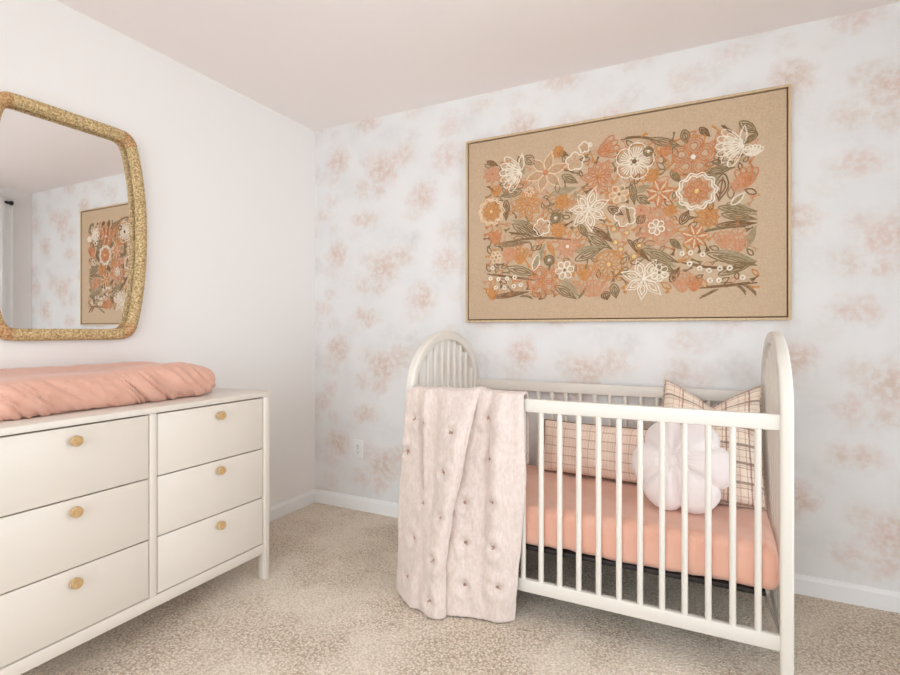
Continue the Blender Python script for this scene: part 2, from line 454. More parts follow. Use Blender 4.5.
ROWS = [(.168, .372), (.3765, .592), (.5965, .8215)]
for (a, b) in ((-1.4465, -.9495), (-1.9745, -1.4805)):
    for (z0, z1), kz in zip(ROWS, (.331, .555, .779)):
        d = obj('drawer', G().box(DX-.028, DX-.004, a, b, z0, z1, .0015), cm, dr)
        ym = -1.185 if a > -1.46 else -1.727
        k = obj('knob', G().lathe([(.009, 0), (.009, .012), (.0155, .0135), (.0168, .016), (.0168, .026), (.0155, .028), (.0, .0282)], (DX-.0045, ym, kz), (1, 0, 0), 24), M['knob'], d)
        k['label'] = 'round honey coloured wooden knob'

# changing pad with its ruched peach cover
PC = (.222, -1.492, .849+.0605)
def padfn(p, n):
    y = p.y; q = p.copy()
    end = min(abs(y-.41), abs(y+.41))
    top = sstep(p.z, .0, .06)
    # raised long sides with a valley between, closed by a lip at the head
    lip_f = .006+.018*sstep(y, -.1, .2)-.012*sstep(y, .26, .42)
    prof = lip_f*math.exp(-((p.x-.135)/.06)**2)+.020*math.exp(-((p.x+.13)/.07)**2)+.008*sstep(y, .1, .3)*math.exp(-(p.x/.09)**2)
    q.z += top*prof*sstep(end, .0, .16)
    q.z -= .004*sstep(y, .3, .42)*top
    # loose ruched cover: diagonal gathers on the sides, smaller ones on top
    side = 1-sstep(p.z, .0, .075)
    edge = 1 if abs(n.z) < .85 else .25
    k = y+p.z*1.1+.03*nz(y*5, p.z*5)
    f1 = (1-abs(nz(k*34, p.x*3, p.z*2))*2.6)
    f2 = (1-abs(nz(k*72+7, p.x*4, p.z*4))*2.6)
    patch = .3+.9*sstep(nz(y*3.1+4, 2), -.35, .35)
    q += n*(.0085*side+.0022)*f1*patch*edge
    q += n*(.0045*side+.0012)*f2*edge
    q += n*.003*nz(p.x*14, y*14, p.z*14)+n*(.007*nz(y*4, 3))*side
    if p.z < -.045: q.z = max(q.z, -.0595)
    q.x = max(q.x, -.207)
    return q
g = rbox(G(), PC, (.40, .80, .12), .05, .0065, padfn)
for i, p in enumerate(g.v): g.v[i] = (p[0], p[1], max(p[2], .8492))
pad = obj('changing_pad', g, M['peach'])
tag(pad, 'contoured changing pad in a ruched peach cover on top of the dresser', 'changing pad')

# ------------------------------------------------------------------ mirror
MY, MZ = -1.476, 1.545
def mirror_path(n=420):
    half = [(-.10, 0), (0, .4585)]
    # outline of half width (right side): corner radius then a barrel side
    R = .075; pts = []
    topw, midw, zh = .236, .289, .435
    pts2 = []
    # top edge -> corner -> bulging side -> corner -> bottom edge
    side = [(midw-(midw-topw)*abs(s)**2.2, zh*s) for s in [1-2*i/40 for i in range(41)]]
    poly = [(0, zh)]+side+[(0, -zh)]
    full = poly+[(-x, z) for x, z in reversed(poly[1:-1])]
    # round the four corners
    pts = [Vector((x, z)) for x, z in full]
    dense = []
    for a, b in zip(pts, pts[1:]+pts[:1]):
        m = max(1, int((b-a).length/.004))
        dense += [a+(b-a)*k/m for k in range(m)]
    for _ in range(120):
        dense = [(dense[i-1]+dense[i]*2+dense[(i+1) % len(dense)])/4 for i in range(len(dense))]
    tot = sum((dense[i]-dense[i-1]).length for i in range(len(dense)))
    out_, acc, want = [], 0, 0
    for i in range(len(dense)):
        a, b = dense[i], dense[(i+1) % len(dense)]; l = (b-a).length
        while want <= acc+l and len(out_) < n:
            out_.append(a+(b-a)*((want-acc)/l if l else 0)); want += tot/n
        acc += l
    return out_, tot
mp, mtot = mirror_path(1500)
mir = thing('mirror', (.0, MY, MZ), 'barrel-shaped wall mirror in a woven seagrass frame above the dresser', 'mirror')
P3 = [(.026, MY+p.x, MZ+p.y) for p in mp]
NW = 260
def wrap(i):
    ph = (i/1500*NW) % 1
    r = .0215+.0022*abs(math.sin(PI*ph))
    return [((r+.0008*math.sin(8*2*PI*k/18+(6.28*.5 if int(i/1500*NW) % 2 else 0)))*math.cos(2*PI*k/18), (r)*math.sin(2*PI*k/18)) for k in range(18)]
obj('frame', G().sweep(P3, wrap, closed=True, up=(1, 0, 0)), M['seagrass'], mir)
cx = sum(p.x for p in mp)/len(mp)
ins = [Vector((p.x*.985, p.y*.99)) for p in mp[::10]]
vs = [(.005, MY+p.x, MZ+p.y) for p in ins]+[(.001, MY+p.x, MZ+p.y) for p in ins]; m = len(ins)
obj('mirror_glass', G().add(vs, [tuple(range(m)), tuple(range(m, 2*m))[::-1]]+[(k, (k+1) % m, m+(k+1) % m, m+k) for k in range(m)]), M['mirror'], mir, smooth=False)
# four lashed corners
for sx, sz in ((1, 1), (1, -1), (-1, 1), (-1, -1)):
    i0 = max(range(1500), key=lambda i: sx*mp[i].x*1.0+sz*mp[i].y*1.0)
    seg = [P3[(i0+d) % 1500] for d in range(-17, 18)]
    obj('corner_lashing', G().tube(seg, lambda i: .0236+.0012*abs(math.sin(i*.9)), 16, up=(1, 0, 0)), M['lashing'], mir)

# ------------------------------------------------------------------ embroidered wall art
AX0, AX1, AZ0, AZ1 = 1.109, 2.6376, 1.171, 2.179
art = thing('wall_art', ((AX0+AX1)/2, 0, AZ0), 'large framed floral embroidery on tan linen hanging above the crib', 'wall art')
fw, fd = .011, .034
for (x0, x1, z0, z1) in ((AX0, AX1, AZ1-fw, AZ1), (AX0, AX1, AZ0, AZ0+fw), (AX0, AX0+fw, AZ0+fw, AZ1-fw), (AX1-fw, AX1, AZ0+fw, AZ1-fw)):
    obj('frame', G().box(x0, x1, -fd, -.001, z0, z1, .001), M['oak'], art)
obj('backing_board', G().box(AX0+fw, AX1-fw, -.006, -.001, AZ0+fw, AZ1-fw), M['brown'], art)
CY = -.029
obj('canvas', G().box(AX0+fw+.005, AX1-fw-.005, CY, -.006, AZ0+fw+.005, AZ1-fw-.005, .003), M['linen'], art)
FLOWERS=[(1.378, 1.965, 0.073, 'fan_left', 'white'),
 (1.565, 1.946, 0.116, 'lily', 'cream'),
 (1.717, 1.981, 0.048, 'outline', 'cream'),
 (1.873, 2.019, 0.064, 'bud_right', 'rust'),
 (2.002, 1.939, 0.089, 'hibiscus', 'white'),
 (1.835, 1.889, 0.09, 'dahlia', 'rust'),
 (1.466, 1.795, 0.091, 'dahlia', 'ochre'),
 (1.262, 1.773, 0.075, 'rose', 'ochre'),
 (1.268, 1.976, 0.054, 'dahlia', 'pink'),
 (1.651, 1.784, 0.045, 'dahlia', 'ochre'),
 (1.784, 1.73, 0.109, 'star', 'white'),
 (1.545, 1.664, 0.045, 'outline', 'rust'),
 (1.617, 1.704, 0.025, 'button', 'olive'),
 (1.584, 1.489, 0.025, 'button', 'olive'),
 (1.679, 1.553, 0.071, 'daisy', 'pink'),
 (1.664, 1.434, 0.051, 'small', 'white'),
 (1.545, 1.379, 0.085, 'five', 'rust'),
 (1.882, 1.45, 0.071, 'wheel', 'ochre'),
 (1.804, 1.345, 0.069, 'fan_up', 'pink'),
 (1.763, 1.412, 0.051, 'bud_up', 'ochre'),
 (2.044, 1.372, 0.106, 'star', 'white'),
 (2.101, 1.614, 0.091, 'peony', 'pink'),
 (1.931, 1.79, 0.049, 'small', 'cream'),
 (2.114, 1.776, 0.07, 'striped', 'rust'),
 (2.273, 1.764, 0.086, 'rose', 'rust'),
 (2.258, 1.922, 0.093, 'five', 'rust'),
 (2.411, 1.944, 0.065, 'fan_left', 'white'),
 (2.496, 1.914, 0.03, 'fan_up', 'white'),
 (2.472, 1.798, 0.054, 'bud_up', 'rust'),
 (1.96, 1.68, 0.052, 'outline', 'pink'),
 (2.266, 1.556, 0.061, 'striped', 'rust'),
 (2.318, 1.643, 0.06, 'dahlia', 'ochre'),
 (2.382, 1.53, 0.047, 'bud_up', 'pink'),
 (2.443, 1.509, 0.046, 'bud_up', 'pink'),
 (2.212, 1.343, 0.055, 'bud_up', 'pink'),
 (2.262, 1.337, 0.042, 'bud_up', 'rust'),
 (2.081, 1.861, 0.04, 'dahlia', 'ochre'),
 (1.425, 1.515, 0.052, 'bud_up', 'ochre'),
 (1.363, 1.534, 0.049, 'dahlia', 'pink'),
 (1.283, 1.629, 0.045, 'dahlia', 'rust'),
 (2.439, 1.711, 0.037, 'petal', 'white'),
 (1.515, 1.486, 0.047, 'petal', 'white'),
 (2.114, 1.399, 0.043, 'small', 'white'),
 (1.289, 1.523, 0.037, 'small', 'cream'),
 (1.289, 1.877, 0.037, 'bud_up', 'ochre'),
 (1.632, 1.639, 0.049, 'dahlia', 'ochre'),
 (2.138, 1.966, 0.03, 'dahlia', 'rust'),
 (1.268, 1.321, 0.041, 'bud_up', 'ochre'),
 (2.065, 1.977, 0.02, 'button', 'olive'),
 (2.439, 1.773, 0.034, 'dahlia', 'pink'),
 (1.763, 2.046, 0.029, 'outline', 'cream'),
 (1.632, 2.044, 0.034, 'dahlia', 'ochre'),
 (1.476, 1.855, 0.028, 'small', 'cream'),
 (2.032, 1.701, 0.034, 'dahlia', 'pink'),
 (2.162, 1.688, 0.033, 'dahlia', 'ochre')]
RINGS=[(1.257, 1.409), (1.304, 1.403), (1.353, 1.405), (1.396, 1.409), (1.289, 1.358), (1.338, 1.356), (1.39, 1.362), (1.429, 1.368), (1.268, 1.465), (2.212, 1.482), (2.247, 1.483), (2.297, 1.472), (2.243, 1.433), (2.285, 1.41), (2.323, 1.398), (2.367, 1.404), (2.406, 1.405), (2.327, 1.353), (2.363, 1.352), (2.456, 1.361), (1.793, 2.052)]
BERRIES=[(1.908, 1.621), (1.965, 1.598), (1.913, 1.557), (1.939, 1.522), (2.024, 1.533), (1.999, 1.482)]
LEAVES=[(1.236, 2.05, 1.3, 2.019, 0.0132, 'brown'),
 (1.455, 2.046, 1.506, 1.996, 0.0264, 'olive'),
 (1.623, 2.045, 1.683, 2.017, 0.0147, 'brown'),
 (1.435, 1.864, 1.311, 1.851, 0.0205, 'olive'),
 (1.347, 1.827, 1.347, 1.717, 0.0205, 'brown'),
 (1.651, 1.919, 1.731, 1.871, 0.0205, 'olive'),
 (1.594, 1.83, 1.726, 1.848, 0.0176, 'sage'),
 (1.384, 1.694, 1.515, 1.597, 0.0205, 'olive'),
 (1.429, 1.709, 1.545, 1.61, 0.0176, 'brown'),
 (1.353, 1.602, 1.698, 1.587, 0.0088, 'brown'),
 (1.279, 1.588, 1.482, 1.592, 0.0147, 'olive'),
 (1.502, 1.448, 1.561, 1.578, 0.0147, 'sage'),
 (1.353, 1.464, 1.521, 1.417, 0.0235, 'olive'),
 (1.24, 1.434, 1.506, 1.39, 0.0088, 'brown'),
 (1.268, 1.305, 1.476, 1.33, 0.0132, 'brown'),
 (1.613, 1.356, 1.726, 1.284, 0.022, 'olive'),
 (1.645, 1.394, 1.739, 1.297, 0.0176, 'sage'),
 (1.717, 1.481, 1.858, 1.535, 0.0235, 'olive'),
 (1.717, 1.526, 1.852, 1.542, 0.0147, 'sage'),
 (1.768, 1.614, 1.9, 1.524, 0.022, 'olive'),
 (1.799, 1.643, 1.913, 1.552, 0.0147, 'brown'),
 (1.939, 2.054, 2.098, 2.024, 0.0088, 'brown'),
 (2.073, 2.037, 2.212, 1.978, 0.0205, 'olive'),
 (2.219, 2.055, 2.232, 1.989, 0.0205, 'olive'),
 (2.285, 2.052, 2.327, 2.007, 0.0147, 'brown'),
 (2.446, 2.052, 2.514, 1.988, 0.0205, 'olive'),
 (2.514, 1.985, 2.453, 1.95, 0.0132, 'olive'),
 (2.374, 2.048, 2.415, 2.008, 0.0117, 'brown'),
 (2.285, 1.839, 2.429, 1.853, 0.0176, 'olive'),
 (2.382, 1.83, 2.363, 1.708, 0.0293, 'brown'),
 (2.36, 1.681, 2.512, 1.648, 0.0176, 'olive'),
 (2.396, 1.696, 2.512, 1.632, 0.0176, 'sage'),
 (2.374, 1.649, 2.512, 1.613, 0.0176, 'olive'),
 (2.352, 1.599, 2.512, 1.597, 0.0147, 'brown'),
 (2.285, 1.571, 2.468, 1.585, 0.0117, 'olive'),
 (2.468, 1.491, 2.509, 1.585, 0.0147, 'sage'),
 (2.315, 1.475, 2.512, 1.411, 0.0205, 'olive'),
 (2.36, 1.482, 2.512, 1.427, 0.0176, 'sage'),
 (2.209, 1.442, 2.463, 1.406, 0.0103, 'brown'),
 (2.36, 1.377, 2.509, 1.427, 0.0176, 'olive'),
 (2.285, 1.32, 2.512, 1.336, 0.0117, 'brown'),
 (2.453, 1.33, 2.509, 1.28, 0.0103, 'olive'),
 (2.425, 1.331, 2.468, 1.284, 0.0088, 'olive'),
 (2.04, 1.515, 2.196, 1.442, 0.022, 'olive'),
 (2.029, 1.536, 2.185, 1.421, 0.0176, 'sage'),
 (2.073, 1.467, 2.185, 1.395, 0.0205, 'olive'),
 (1.973, 1.565, 2.073, 1.453, 0.0132, 'brown'),
 (1.905, 1.355, 1.917, 1.283, 0.022, 'olive'),
 (1.99, 1.844, 2.002, 1.731, 0.0176, 'olive'),
 (2.015, 1.77, 2.073, 1.728, 0.0205, 'olive'),
 (2.002, 1.793, 2.073, 1.816, 0.0161, 'sage'),
 (2.206, 1.619, 2.24, 1.68, 0.0205, 'brown'),
 (1.879, 1.732, 1.951, 1.688, 0.0205, 'brown'),
 (1.735, 1.662, 1.781, 1.591, 0.0176, 'olive'),
 (1.861, 1.317, 1.875, 1.277, 0.0235, 'brown'),
 (2.015, 1.641, 2.052, 1.678, 0.0205, 'brown'),
 (2.162, 1.353, 2.201, 1.42, 0.0176, 'brown'),
 (1.425, 1.306, 1.496, 1.291, 0.0103, 'olive'),
 (2.285, 1.273, 2.36, 1.312, 0.0117, 'olive'),
 (2.162, 1.868, 2.209, 1.811, 0.0147, 'olive'),
 (2.193, 1.719, 2.224, 1.69, 0.0132, 'sage'),
 (1.425, 2.007, 1.449, 1.955, 0.0147, 'sage'),
 (1.236, 1.914, 1.279, 1.879, 0.0117, 'brown'),
 (1.965, 1.726, 1.982, 1.644, 0.0117, 'olive'),
 (1.717, 1.827, 1.739, 1.783, 0.0132, 'sage'),
 (2.162, 1.551, 2.209, 1.504, 0.0147, 'olive'),
 (1.735, 1.288, 1.772, 1.342, 0.0117, 'olive'),
 (1.486, 1.681, 1.384, 1.713, 0.0132, 'sage'),
 (1.574, 1.587, 1.613, 1.508, 0.0132, 'ochre'),
 (1.466, 1.634, 1.363, 1.652, 0.0117, 'brown'),
 (2.138, 2.018, 2.162, 1.971, 0.0117, 'rust'),
 (2.032, 2.049, 2.065, 2.064, 0.0103, 'ochre'),
 (2.36, 1.783, 2.333, 1.836, 0.0147, 'sage'),
 (1.896, 1.652, 1.861, 1.701, 0.0117, 'ochre')]

def yarn(g, pts, r, closed=False, lift=0.0):
    """a strand of yarn lying on the canvas; pts are (x, z)"""
    g.tube([(x, CY-r*.35-lift, z) for x, z in pts], r, 6, closed, up=(0, 1, 0))
def petal_pts(c, a, r0, L, W, n=14, tip=.6, scale=1):
    """closed outline of one petal leaving centre c at angle a"""
    out_ = []
    for i in range(n):
        s = 2*PI*i/n
        u = .5-.5*math.cos(s)
        if tip < .5: wdt = math.sin(s)*W*.5*(1+.55*(u-.5))
        else: wdt = (1 if math.sin(s) >= 0 else -1)*W*.5*max(0, math.sin(PI*u**.85))**(.7+.9*u)
        u = .5+(u-.5)*scale; wdt *= scale
        d = r0+L*u
        out_.append((c[0]+d*math.cos(a)-wdt*math.sin(a), c[1]+d*math.sin(a)+wdt*math.cos(a)))
    return out_
RR = random.Random(11)
YR = .0031
def flower(cx_, cz_, r, kind, pal):
    g = G(); ctr = None; ccol = None; c = (cx_, cz_); a0 = RR.uniform(0, 1)
    filler = None
    if kind in ('lily', 'star'):
        n = 6 if kind == 'lily' else 7
        for k in range(n):
            a = a0*.4+2*PI*k/n; L = r*RR.uniform(.82, 1.02)
            yarn(g, petal_pts(c, a, r*.06, L, r*.42), YR, True)
            if kind == 'star': yarn(g, petal_pts(c, a, r*.06, L, r*.42, scale=.5), YR*.9, True)
        if kind == 'lily':
            filler = G()
            for k in range(n):
                a = a0*.4+2*PI*k/n
                for sc_ in (.66, .3): yarn(filler, petal_pts(c, a, r*.06, r*.9, r*.42, scale=sc_), YR*.95, True)
        ctr = [c]; ccol = 'white' if kind == 'star' else 'rust'
    elif kind == 'outline':
        n = 5; pts = []
        for i in range(48):
            a = 2*PI*i/48; rr = r*(.72+.28*abs(math.sin(n*a/2+a0))); pts.append((cx_+rr*math.cos(a), cz_+rr*math.sin(a)))
        yarn(g, pts, YR*1.15, True)
        filler = G()
        for k in range(n):
            a = 2*PI*(k+.5)/n-a0*2/n; yarn(filler, [(cx_+r*.15*math.cos(a), cz_+r*.15*math.sin(a)), (cx_+r*.6*math.cos(a), cz_+r*.6*math.sin(a))], YR)
        ctr = None
    elif kind == 'hibiscus':
        for k in range(5):
            a = a0+2*PI*k/5
            yarn(g, petal_pts(c, a, r*.1, r*.9, r*.86, 18, .3), YR*1.1, True)
            for da in (-.3, -.1, .1, .3):
                yarn(g, [(cx_+r*s*math.cos(a+da*(.8+.2*s)), cz_+r*s*math.sin(a+da*(.8+.2*s))) for s in (.25, .5, .78)], YR*.8)
        ctr = [c]; ccol = 'brown'
    elif kind in ('dahlia', 'daisy'):
        n = 9 if kind == 'dahlia' else 10
        for k in range(n):
            a = a0+2*PI*k/n; L = r*RR.uniform(.72, .98); W = r*(.5 if kind == 'dahlia' else .34)
            yarn(g, petal_pts(c, a, r*.08, L, W), YR, True)
            yarn(g, petal_pts(c, a, r*.08, L, W, scale=.5), YR*.9, True)
        ctr = [c]; ccol = 'white' if kind == 'daisy' else 'ochre' if pal == 'rust' else 'rust'
    elif kind == 'five':
        for k in range(5):
            a = a0+2*PI*k/5
            for sc_ in (1, .72, .44): yarn(g, petal_pts(c, a, r*.1, r*.88, r*.82, 16, .3, sc_), YR*1.05, True)
        ctr = [c]; ccol = 'white' if pal == 'rust' and cx_ > 2 else 'ochre'
    elif kind == 'small':
        for k in range(6): yarn(g, petal_pts(c, a0+2*PI*k/6, r*.22, r*.72, r*.55, 10, .3), YR*1.1, True)
        ctr = [c]; ccol = 'olive'
    elif kind == 'wheel':
        for rr in (1, .88): yarn(g, [(cx_+r*rr*math.cos(2*PI*i/36), cz_+r*rr*math.sin(2*PI*i/36)) for i in range(36)], YR, True)
        for k in range(12):
            a = 2*PI*k/12; yarn(g, petal_pts(c, a, r*.2, r*.6, r*.24), YR*.9, True)
        ctr = [c]; ccol = 'butter'
    elif kind == 'peony':
        for k in range(7):
            a = a0+2*PI*k/7
            for sc_ in (1, .7, .4): yarn(g, petal_pts(c, a, r*.3, r*.68, r*.66, 16, .3, sc_), YR, True)
        filler = G()
        for k in range(6): yarn(filler, petal_pts(c, a0+2*PI*k/6, r*.05, r*.36, r*.26, 10, .3), YR*1.1, True, .002)
    elif kind == 'striped':
        for k in range(7):
            a = a0+2*PI*k/7; yarn(g, petal_pts(c, a, r*.15, r*.8, r*.5), YR, True); yarn(g, petal_pts(c, a, r*.15, r*.8, r*.5, scale=.7), YR, True)
        filler = G()
        for k in range(7):
            a = a0+2*PI*k/7; yarn(filler, [(cx_+r*.2*math.cos(a), cz_+r*.2*math.sin(a)), (cx_+r*.86*math.cos(a), cz_+r*.86*math.sin(a))], YR*1.1, lift=.002)
    elif kind == 'rose':
        for rr, q in ((1, 0), (.86, .35)):
            pts = []
            for i in range(80):
                a = 2*PI*i/80; w = r*rr*(.94+.07*math.cos(10*a+q)); pts.append((cx_+w*math.cos(a), cz_+w*math.sin(a)))
            yarn(g, pts, YR*1.3, True)
        filler = G()
        for k in range(9):
            a = 2*PI*k/9
            for sc_ in (1, .5): yarn(filler, petal_pts(c, a, r*.1, r*.62, r*.42, scale=sc_), YR, True)
        ctr = [c]; ccol = 'butter'
    elif kind.startswith('fan') or kind.startswith('bud') or kind == 'petal':
        d = {'left': PI*1.05, 'up': PI/2, 'right': .3}.get(kind.split('_')[-1], .75)
        if kind == 'petal':
            yarn(g, petal_pts(c, d+(.5 if cx_ < 2 else 0), -r, r*2, r*.8), YR*1.1, True)
            filler = G(); yarn(filler, [(cx_-r*.6*math.cos(d), cz_-r*.6*math.sin(d)), (cx_+r*.6*math.cos(d), cz_+r*.6*math.sin(d))], YR*1.4)
        else:
            b_ = (cx_-r*.8*math.cos(d), cz_-r*.8*math.sin(d)); n = 6 if kind[0] == 'f' else 4
            for k in range(n):
                a = d+(k-(n-1)/2)*(.34 if kind[0] == 'f' else .3)
                yarn(g, petal_pts(b_, a, r*.1, r*1.65, r*.5, 12, .3), YR*1.05, True)
                yarn(g, petal_pts(b_, a, r*.1, r*1.65, r*.5, 12, .3, .45), YR*.8, True)
            if kind == 'fan_left': yarn(g, petal_pts((cx_+r*.7, cz_+r*.1), PI*.47, 0, r*1.3, r*.42), YR*1.1, True)
    elif kind == 'button':
        yarn(g, [(cx_+r*math.cos(2*PI*i/16), cz_+r*math.sin(2*PI*i/16)) for i in range(16)], YR*1.6, True)
        yarn(g, [(cx_+r*.62*math.cos(2*PI*i/14), cz_+r*.62*math.sin(2*PI*i/14)) for i in range(14)], YR*1.2, True)
        ctr = [c]; ccol = 'white'
    yb = {'rose': 'white' if pal == 'rust' else 'cream'}.get(kind, pal)
    if kind == 'outline': yb = 'white'
    o = obj('embroidered_flower', g, M[yb], art)
    if filler is not None:
        fcol = {'lily': 'tan', 'outline': pal if pal != 'cream' else 'tan', 'peony': 'white', 'striped': 'cream', 'rose': pal, 'petal': 'sage'}[kind]
        obj('inner_petals', filler, M[fcol], o)
    if ctr:
        obj('flower_center', G().ball((cx_, CY-.004, cz_), max(.006, r*.13), 10, 6, 1, .6, 1), M[ccol], o)
for f in FLOWERS: flower(*f)
for (x, z) in RINGS:
    obj('embroidered_knot', G().tube([(x+.0085*math.cos(2*PI*i/14), CY-.003, z+.0085*math.sin(2*PI*i/14)) for i in range(14)], .0042, 6, True, up=(0, 1, 0)), M['white'], art)
for (x, z) in BERRIES:
    b = obj('embroidered_berry', G().ball((x, CY-.004, z), .010, 10, 6, 1, .6, 1), M['butter'], art)
    yb = obj('berry_ring', G().tube([(x+.016*math.cos(2*PI*i/16), CY-.002, z+.016*math.sin(2*PI*i/16)) for i in range(16)], YR, 6, True, up=(0, 1, 0)), M['tan'], b)
for (x0, z0, x1, z1, w, mname) in LEAVES:
    g = G(); L = math.hypot(x1-x0, z1-z0); a = math.atan2(z1-z0, x1-x0)
    if w < .0125:
        k = RR.uniform(-.1, .1)*L
        pts = [(x0+(x1-x0)*s-math.sin(a)*k*math.sin(PI*s), z0+(z1-z0)*s+math.cos(a)*k*math.sin(PI*s)) for s in [i/8 for i in range(9)]]
        yarn(g, pts, YR*1.1); yarn(g, [(p[0]-math.sin(a)*.006, p[1]+math.cos(a)*.006) for p in pts[1:-1]], YR)
    else:
        for sc_ in (1, .58): yarn(g, petal_pts((x0, z0), a, 0, L, w*1.9, 16, scale=sc_), YR, True)
        yarn(g, [(x0+(x1-x0)*s, z0+(z1-z0)*s) for s in (.12, .5, .88)], YR)
    obj('embroidered_leaf', g, M[mname], art)

# loose filler stitches between the motifs
spots = [(f[0], f[1], f[2]*.78) for f in FLOWERS]+[(p[0], p[1], .018) for p in RINGS+BERRIES]
for l in LEAVES:
    for s in (.1, .35, .65, .9): spots.append((l[0]+(l[2]-l[0])*s, l[1]+(l[3]-l[1])*s, l[4]*1.1))
FILL = {k: G() for k in ('ochre', 'pink', 'olive', 'tan', 'brown', 'rust')}
got = 0
for _ in range(9000):
    x, z = RR.uniform(1.235, 2.505), RR.uniform(1.305, 2.035)
    if any((x-a)**2+(z-b)**2 < (r+.006)**2 for a, b, r in spots): continue
    a = RR.uniform(0, PI); L = RR.uniform(.03, .055); g = FILL[RR.choice(['ochre', 'pink', 'olive', 'brown', 'tan', 'ochre', 'rust', 'olive'])]
    if RR.random() < .5:
        yarn(g, petal_pts((x-L/2*math.cos(a), z-L/2*math.sin(a)), a, 0, L, L*.5, 12), YR*.95, True)
    else:
        for q in (-.008, 0, .008): yarn(g, [(x-L*.5*math.cos(a)-q*math.sin(a), z-L*.5*math.sin(a)+q*math.cos(a)), (x+.004, z), (x+L*.5*math.cos(a)-q*.4*math.sin(a), z+L*.5*math.sin(a)+q*.4*math.cos(a))], YR*.9)
    spots.append((x, z, .014)); got += 1
    if got > 330: break
for k, g in FILL.items():
    o = obj('filler_stitches', g, M[k], art); o['kind'] = 'stuff'

# unseen fill light added behind the camera to brighten ceiling and room
lamp = thing('added_fill_light', (2.3, -3.25, H), 'added fill light, an opal globe on a short stem, unseen behind the viewpoint', 'fill light')
obj('canopy', G().lathe([(.065, 0), (.065, .012), (.02, .03)], (2.3, -3.25, H), (0, 0, -1), 24), M['trim'], lamp)
obj('stem', G().tube([(2.3, -3.25, H-.02), (2.3, -3.25, 2.16)], .008, 10), M['trim'], lamp)
obj('globe', G().ball((2.3, -3.25, 2.02), .15, 24, 14), M['opal'], lamp)

# ------------------------------------------------------------------ crib
yF, yB, z1 = -.729, -.029, .86
XL0, XR1, PW = 1.143, 2.563, .038
XL1, XR0 = XL0+PW, XR1-PW
wm = M['crib']
crib = thing('crib', ((XL0+XR1)/2, (yF+yB)/2, 0), 'soft white spindle crib with two arched ends below the embroidery', 'crib')
def arch_path(a, b, yc, zc, n=40):
    p = [(yc-a, 0), (yc-a, .004), (yc-a, zc*.5)]
    p += [(yc-a*math.cos(PI*i/n), zc+b*math.sin(PI*i/n)) for i in range(n+1)]
    return p+[(yc+a, zc*.5), (yc+a, .004), (yc+a, 0)]
yc, aw = (yF+yB)/2, .045
A, B, ZC = (yB-yF)/2-aw/2, .265-aw/2, .858
SL = [-.644+.0687*k for k in range(9)]
def end_panel(xc):
    path = [(xc, y, z) for y, z in arch_path(A+.006, B, yc, ZC)]
    o = obj('arched_end', G().sweep(path, rrect(PW/2, aw/2, .009, 3), up=(1, 0, 0)), wm, crib)
    obj('end_rail', G().box(xc-.011, xc+.011, yF+aw-.002, yB-aw+.002, .109, .159, .004), wm, o)
    for y in SL:
        yy = y+.009
        top = ZC+(B-aw/2)*math.sqrt(max(0, 1-((yy-yc)/(A-aw/2))**2))+.004
        obj('end_spindle', G().tube([(xc, yy, .155), (xc, yy, top)], .0098, 14), wm, o)
end_panel((XL0+XL1)/2); end_panel((XR0+XR1)/2)
for yr in (yF+.014, yB-.014):
    obj('top_rail', G().box(XL1-.002, XR0+.002, yr-.0125, yr+.0125, .809, z1, .005), wm, crib)
    obj('bottom_rail', G().box(XL1-.002, XR0+.002, yr-.0125, yr+.0125, .109, .159, .005), wm, crib)
sp = None
for yr in (yF+.014, yB-.014):
    for k in range(18):
        x = 2.466-.0721*k
        if sp is None:
            sp = obj('spindle', G().tube([(x, yr, .155), (x, yr, .813)], .0105, 14), wm, crib, at=(x, yr, 0))
        else:
            s2 = sp.copy(); COL.objects.link(s2); s2.parent = crib
            s2.location = Vector((x, yr, 0))-crib.location
ms = obj('mattress_support', G().box(XL1+.012, 2.49, yF+.034, yB-.045, .261, .2775, .003), M['black'], crib)
ms['label'] = 'black metal mattress support'
for (xs, ys, xe, ye) in ((2.488, yF+.052, XR0+.004, yF+.026), (2.488, yB-.052, XR0+.004, yB-.026), (XL1+.014, yF+.052, XL1-.004, yF+.026), (XL1+.014, yB-.052, XL1-.004, yB-.026)):
    h_ = obj('hanger_rod', G().tube([(xs, ys,   .266), (xe, ye, .15)], .0042, 8), M['steel'], crib)
    h_['label'] = 'grey metal hanger rod'

# mattress in its fitted sheet
def matfn(p, n):
    q = p.copy()
    crn = sstep(abs(p.x), .55, .655)*sstep(abs(p.y), .12, .31)
    ends = sstep(abs(p.x), .60, .65)
    k = 1-abs(nz(p.y*30+p.z*12, p.x*5, 1))*2
    q += n*(.005*k*ends+.0035*nz(p.x*6, p.y*9, p.z*9)+.0016*nz(p.x*17, p.y*17, p.z*20))
    f = 1-abs(nz((p.x*1.0+p.y*.8)*13, p.y*2.5, 5))*2.2
    q += n*(.004*f)
    if p.z > 0: q.z -= .010*crn
    return q
g = rbox(G(), (1.8625, -.379, .278+.0765), (1.318, .632, .153), .032, .013, matfn)
for i, p in enumerate(g.v): g.v[i] = (p[0], p[1], max(p[2], .2782))
mat_o = obj('mattress', g, M['sheet'])
tag(mat_o, 'crib mattress under a peach fitted sheet inside the white crib', 'mattress')

